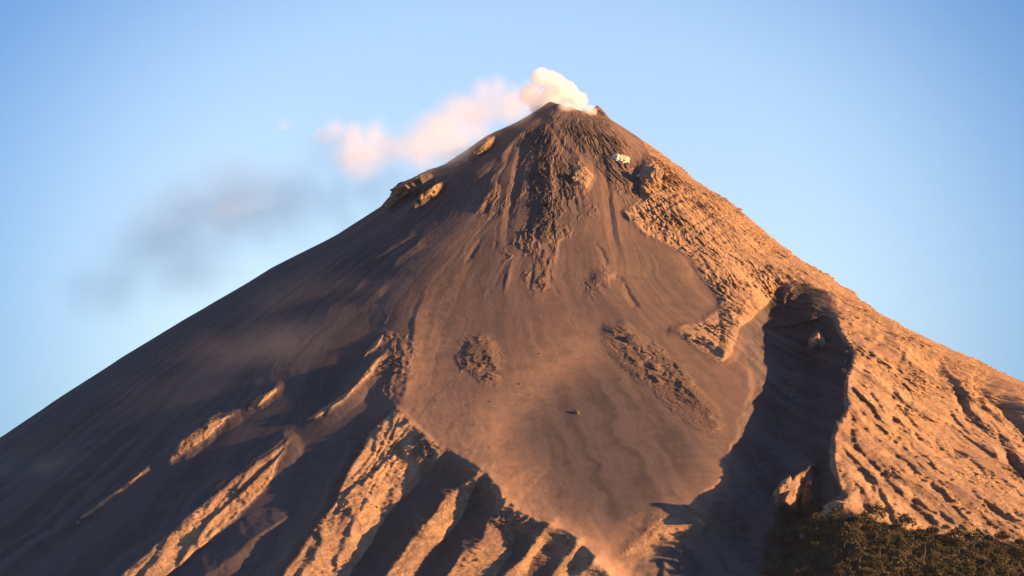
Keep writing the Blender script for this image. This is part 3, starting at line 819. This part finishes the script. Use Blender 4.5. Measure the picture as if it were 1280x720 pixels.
KINDS = [tree_meshes(300 + k, h_, r_) for k, (h_, r_) in enumerate(((15, 8), (18, 9), (13, 9), (20, 8), (11, 7), (16, 10)))]
TZ = [
    ([(1062, 652), (1119, 664), (1193, 677), (1220, 683), (1290, 679), (1290, 692), (1200, 694), (1110, 682), (1062, 668)], 46, 'sunlit olive tree in the uppermost row bordering bare orange slope', 'trees along the upper forest edge'),
    ([(1062, 672), (1110, 686), (1200, 698), (1290, 696), (1290, 745), (1062, 745)], 110, 'olive brown tree deep within the sunlit wood at bottom right', 'trees inside the sunlit wood'),
    ([(985, 664), (1012, 650), (1058, 652), (1058, 745), (955, 745), (965, 690)], 60, 'dark tree standing in the shadow below the gully crags', 'trees in the gully shadow'),
]
ntree = 0
for pts, n_, lab, grp in TZ:
    for u, v in scatter(pts, n_, 12, 6.5):
        p, nn = ground_at(u, v)
        if p is None:
            continue
        tm, cm = random.choice(KINDS)
        t = bpy.data.objects.new('tree', None); col.objects.link(t)
        t.empty_display_size = 2
        t.location = p; t.rotation_euler = (0, 0, random.uniform(0, 6.28))
        s_ = random.choice((.8, 1.1, 1.4, 1.7, 2.0)) * random.uniform(.9, 1.1); t.scale = (s_, s_, s_ * random.uniform(.85, 1.15))
        t['label'] = lab; t['category'] = 'tree'; t['group'] = grp
        for nm, mm in (('trunk', tm), ('crown', cm)):
            o = bpy.data.objects.new(nm, mm); col.objects.link(o); o.parent = t
        ntree += 1
# low scrub between the trees: nobody could count it
bm = bmesh.new(); rr = random.Random(5)
for u, v in [(random.uniform(950, 1295), random.uniform(640, 745)) for _ in range(2600)]:
    if not any(inside(z[0], u, v) for z in TZ):
        if not (inside([(1000, 640), (1290, 660), (1290, 745), (950, 745)], u, v) and rr.random() < .12):
            continue
    p, nn = ground_at(u, v)
    if p is None:
        continue
    for _ in range(7):
        leaf(bm, p + Vector((rr.gauss(0, 2), rr.gauss(0, 2), 0)) + nn * rr.uniform(0, 2.2), rr.uniform(.5, 1.0), rr)
sm_ = bpy.data.meshes.new('undergrowth'); bm.to_mesh(sm_); bm.free(); sm_.materials.append(SCRUB)
ug = bpy.data.objects.new('undergrowth', sm_); col.objects.link(ug); ug['kind'] = 'stuff'


# ------------------------------------------------------------------ smoke, ash and dust
def volume(name, blobs, density, colour, scale, carve, soft, step, aniso=.2, grow=1.3, stretch=(1, 1, 1), absorb=None, label=None, off=0.0):
    """blobs: (u, v, y metres, radius px) -> one closed hull holding a noisy volume"""
    pts = []
    for u, v, y, r in blobs:
        if stretch[1] < 1:
            y = ground_at(max(u, -50), v)[0].y - 10
        k = (DIST + y) / DIST
        pts.append((Vector(((u - 640) * M * k, y, CZ + (float(zaxis(v)) - CZ) * k)), r * M))
    o0 = sum((p for p, _ in pts), Vector()) / len(pts)
    bm = bmesh.new()
    for p, r in pts:
        mt = Matrix.Translation(p - o0) @ Matrix.Diagonal((stretch[0], stretch[1], stretch[2], 1))
        bmesh.ops.create_icosphere(bm, subdivisions=3, radius=r * grow, matrix=mt)
    mm = bpy.data.meshes.new(name); bm.to_mesh(mm); bm.free()
    o = bpy.data.objects.new(name, mm); col.objects.link(o)
    rm = o.modifiers.new('union', 'REMESH'); rm.mode = 'VOXEL'; rm.voxel_size = min(r for _, r in pts) * .3
    dg = bpy.context.evaluated_depsgraph_get()
    m2 = bpy.data.meshes.new_from_object(o.evaluated_get(dg)); m2.name = name
    o.modifiers.clear(); o.data = m2
    o.location = o0; o['kind'] = 'stuff'
    if label:
        o['label'] = label
    m = NT(name)
    pos = m.n('TexCoord').outputs['Object']
    wn = m.n('TexNoise'); wn.inputs['Scale'].default_value = scale * .6; wn.inputs['Detail'].default_value = 3
    m.link(pos, wn.inputs['Vector'])
    wv_ = m.n('VectorMath', operation='MULTIPLY_ADD')
    m.link(wn.outputs['Color'], wv_.inputs[0])
    a = carve * min(r for _, r in pts) * 1.6
    wv_.inputs[1].default_value = (a, a, a)
    av = m.n('VectorMath', operation='SUBTRACT'); m.link(pos, av.inputs[0]); av.inputs[1].default_value = (a * .5,) * 3
    m.link(av.outputs[0], wv_.inputs[2])
    f = None
    for p, r in pts:
        dn = m.n('VectorMath', operation='SUBTRACT'); m.link(wv_.outputs[0], dn.inputs[0]); dn.inputs[1].default_value = p - o0
        dm = m.n('VectorMath', operation='MULTIPLY'); m.link(dn.outputs[0], dm.inputs[0]); dm.inputs[1].default_value = tuple(1 / (r * q) for q in stretch)
        ln = m.n('VectorMath', operation='LENGTH'); m.link(dm.outputs[0], ln.inputs[0])
        g = m.math('SUBTRACT', 1.0, ln.outputs['Value'])
        if f is None:
            f = g
        else:
            sx_ = m.n('Math', operation='SMOOTH_MAX'); m.link(f, sx_.inputs[0]); m.link(g, sx_.inputs[1]); sx_.inputs[2].default_value = .3
            f = sx_.outputs[0]
    nz = m.noise(pos, scale, 5, .6)
    f = m.math('ADD', f, m.math('MULTIPLY', m.math('SUBTRACT', nz, .5 + off), carve * 2.2))
    dnode = m.math('MULTIPLY', m.ramp(f, 0.0, soft), density)
    pv_ = m.n('VolumePrincipled')
    pv_.inputs['Color'].default_value = c(*colour)
    if absorb:
        pv_.inputs['Absorption Color'].default_value = c(*absorb)
    pv_.inputs['Anisotropy'].default_value = aniso
    m.link(dnode, pv_.inputs['Density'])
    m.link(pv_.outputs[0], m.out.inputs['Volume'])
    m.m.cycles.volume_step_rate = step
    m2.materials.clear(); m2.materials.append(m.m)
    return o


volume('steam_cloud', [(676, 99, 0, 16), (692, 104, 10, 18), (708, 115, 0, 18), (722, 128, 0, 15), (738, 142, -40, 11), (690, 126, 0, 20), (662, 118, 10, 14), (672, 132, 0, 13), (708, 138, -60, 13)],
       .05, (.99, .985, .98), .026, .42, .3, .3, grow=1.35, label='bright white steam billowing from the summit crater')


def trail(pts, n_, seed, spread=.35):
    """puffs strung irregularly along a drifting trail (u, v, y, r)"""
    r_ = random.Random(seed); out = []
    for k in range(n_):
        t = (k + r_.random()) / n_ * (len(pts) - 1); a = min(int(t), len(pts) - 2); f = t - a
        u, v, y, q = [pts[a][m_] * (1 - f) + pts[a + 1][m_] * f for m_ in range(4)]
        out.append((u + r_.gauss(0, q * spread), v + r_.gauss(0, q * spread * .7), y + r_.gauss(0, q * spread * M), q * r_.uniform(.6, 1.15)))
    return out


volume('smoke_plume', trail([(700, 126, -20, 16), (664, 124, -30, 24), (620, 126, -80, 34), (580, 150, -140, 40), (535, 176, -190, 42), (480, 182, -230, 40), (430, 184, -250, 26)], 42, 3, .32) + [(640, 118, -150, 24), (656, 124, -140, 20), (622, 108, -150, 22), (650, 138, -120, 20), (602, 112, -100, 24), (640, 140, -100, 26), (668, 112, -110, 12), (600, 165, -120, 26), (560, 190, -160, 24)],
       .017, (.99, .98, .975), .012, .58, 1.6, .35, grow=1.4, label='pinkish smoke drifting left from the crater')
volume('smoke_wisp', trail([(392, 170, -220, 18), (424, 166, -220, 22), (455, 172, -220, 18)], 7, 8) + [(352, 156, -220, 12)], .011, (.99, .98, .975), .016, .6, 1.0, .4, grow=1.5, label='small pale wisp of smoke apart from the plume')
volume('ash_cloud', trail([(540, 215, 40, 26), (480, 225, 60, 44), (420, 236, 80, 60), (340, 250, 100, 72), (270, 275, 120, 78), (210, 310, 120, 74), (140, 350, 130, 60)], 38, 5, .45),
       .0038, (.62, .65, .73), .012, .40, 1.5, .5, grow=1.3, label='thin grey ash trailing away left of the plume')
volume('dust_haze', trail([(470, 380, 0, 44), (380, 420, 0, 64), (300, 455, 0, 64), (210, 490, 0, 60)], 26, 6, .5), .0010, (.84, .83, .86), .007, .62, 1.3, .4, grow=1.5, stretch=(1.5, .3, .8), label='faint dust hanging over the upper left flank')
volume('dust_haze', trail([(-40, 585, 0, 52), (40, 580, 0, 52), (130, 572, 0, 42)], 10, 7, .4), .0017, (.84, .80, .80), .008, .62, 1.3, .4, grow=1.5, stretch=(1.5, .3, .7), label='faint dust hanging over the lower left flank')

# ------------------------------------------------------------------ the air between the viewer and the volcano
hb = bmesh.new(); bmesh.ops.create_cube(hb, size=1)
for v in hb.verts:
    v.co = (v.co.x * 91000, v.co.y * 91000, (v.co.z + .5) * 1640 - 40)
hme = bpy.data.meshes.new('haze'); hb.to_mesh(hme); hb.free()
haze = bpy.data.objects.new('haze', hme); col.objects.link(haze); haze['kind'] = 'stuff'
hm = NT('haze'); hv = hm.n('VolumePrincipled')
hv.inputs['Color'].default_value = c(.58, .74, 1.0); hv.inputs['Density'].default_value = 1.5e-6; hv.inputs['Anisotropy'].default_value = .1
hm.link(hv.outputs[0], hm.out.inputs['Volume']); hme.materials.append(hm.m)

# ------------------------------------------------------------------ sky and sun
SUN_AZ, SUN_EL = R(75), R(10)        # azimuth measured from the viewer's side towards the right
sdir = Vector((math.cos(SUN_EL) * math.sin(SUN_AZ), -math.cos(SUN_EL) * math.cos(SUN_AZ), math.sin(SUN_EL)))
w = bpy.data.worlds.new('World'); scene.world = w; w.use_nodes = True
nt = w.node_tree
bg = nt.nodes['Background']
sky = nt.nodes.new('ShaderNodeTexSky'); sky.sky_type = 'NISHITA'
sky.sun_disc = False
sky.sun_elevation = SUN_EL
sky.sun_rotation = math.atan2(sdir.x, sdir.y)
sky.altitude = 800; sky.air_density = 1.0; sky.dust_density = .3; sky.ozone_density = 3.0
tint = nt.nodes.new('ShaderNodeMix'); tint.data_type = 'RGBA'; tint.blend_type = 'MULTIPLY'
tint.inputs[0].default_value = 1; tint.inputs[7].default_value = (1.20, .96, .94, 1)
nt.links.new(sky.outputs[0], tint.inputs[6])
# lens vignette put into the sky: darker and bluer away from the volcano
tc = nt.nodes.new('ShaderNodeTexCoord')
mp_ = nt.nodes.new('ShaderNodeVectorMath'); mp_.operation = 'MULTIPLY_ADD'
nt.links.new(tc.outputs['Generated'], mp_.inputs[0])
mp_.inputs[1].default_value = (1.0, .3, 1.3); mp_.inputs[2].default_value = (0, -.3, -1.3 * math.sin(R(6.7)))
ln_ = nt.nodes.new('ShaderNodeVectorMath'); ln_.operation = 'LENGTH'; nt.links.new(mp_.outputs[0], ln_.inputs[0])
mr_ = nt.nodes.new('ShaderNodeMapRange'); nt.links.new(ln_.outputs['Value'], mr_.inputs['Value'])
mr_.interpolation_type = 'SMOOTHSTEP'
mr_.inputs['From Min'].default_value = 330 / FPX; mr_.inputs['From Max'].default_value = 820 / FPX
deep = nt.nodes.new('ShaderNodeMix'); deep.data_type = 'RGBA'; deep.blend_type = 'MULTIPLY'
mb_ = nt.nodes.new('ShaderNodeMapRange'); mb_.interpolation_type = 'SMOOTHSTEP'; nt.links.new(ln_.outputs['Value'], mb_.inputs['Value'])
mb_.inputs['From Min'].default_value = .25; mb_.inputs['From Max'].default_value = 1.0
mb_.inputs['To Min'].default_value = 1; mb_.inputs['To Max'].default_value = .3  # darkening eased far off-axis to lift the fill in shade
mm_ = nt.nodes.new('ShaderNodeMath'); mm_.operation = 'MULTIPLY'; nt.links.new(mr_.outputs[0], mm_.inputs[0]); nt.links.new(mb_.outputs[0], mm_.inputs[1])
nt.links.new(mm_.outputs[0], deep.inputs[0]); nt.links.new(tint.outputs[2], deep.inputs[6]); deep.inputs[7].default_value = (.33, .51, .72, 1)
nt.links.new(deep.outputs[2], bg.inputs[0])
bg.inputs[1].default_value = .075
sl = bpy.data.lights.new('sun', 'SUN'); sl.energy = 5.0; sl.angle = R(.5); sl.color = (1, .50, .19)
so = bpy.data.objects.new('sun', sl); col.objects.link(so)
so.rotation_euler = sdir.to_track_quat('Z', 'Y').to_euler()
so.location = (4000, -3000, 3000)

vs = scene.view_settings
vs.view_transform = 'Standard'; vs.look = 'None'; vs.gamma = 1; vs.exposure = 2.0; vs.use_curve_mapping = False
scene.cycles.use_denoising = True
scene.cycles.max_bounces = 6; scene.cycles.diffuse_bounces = 2; scene.cycles.volume_bounces = 5
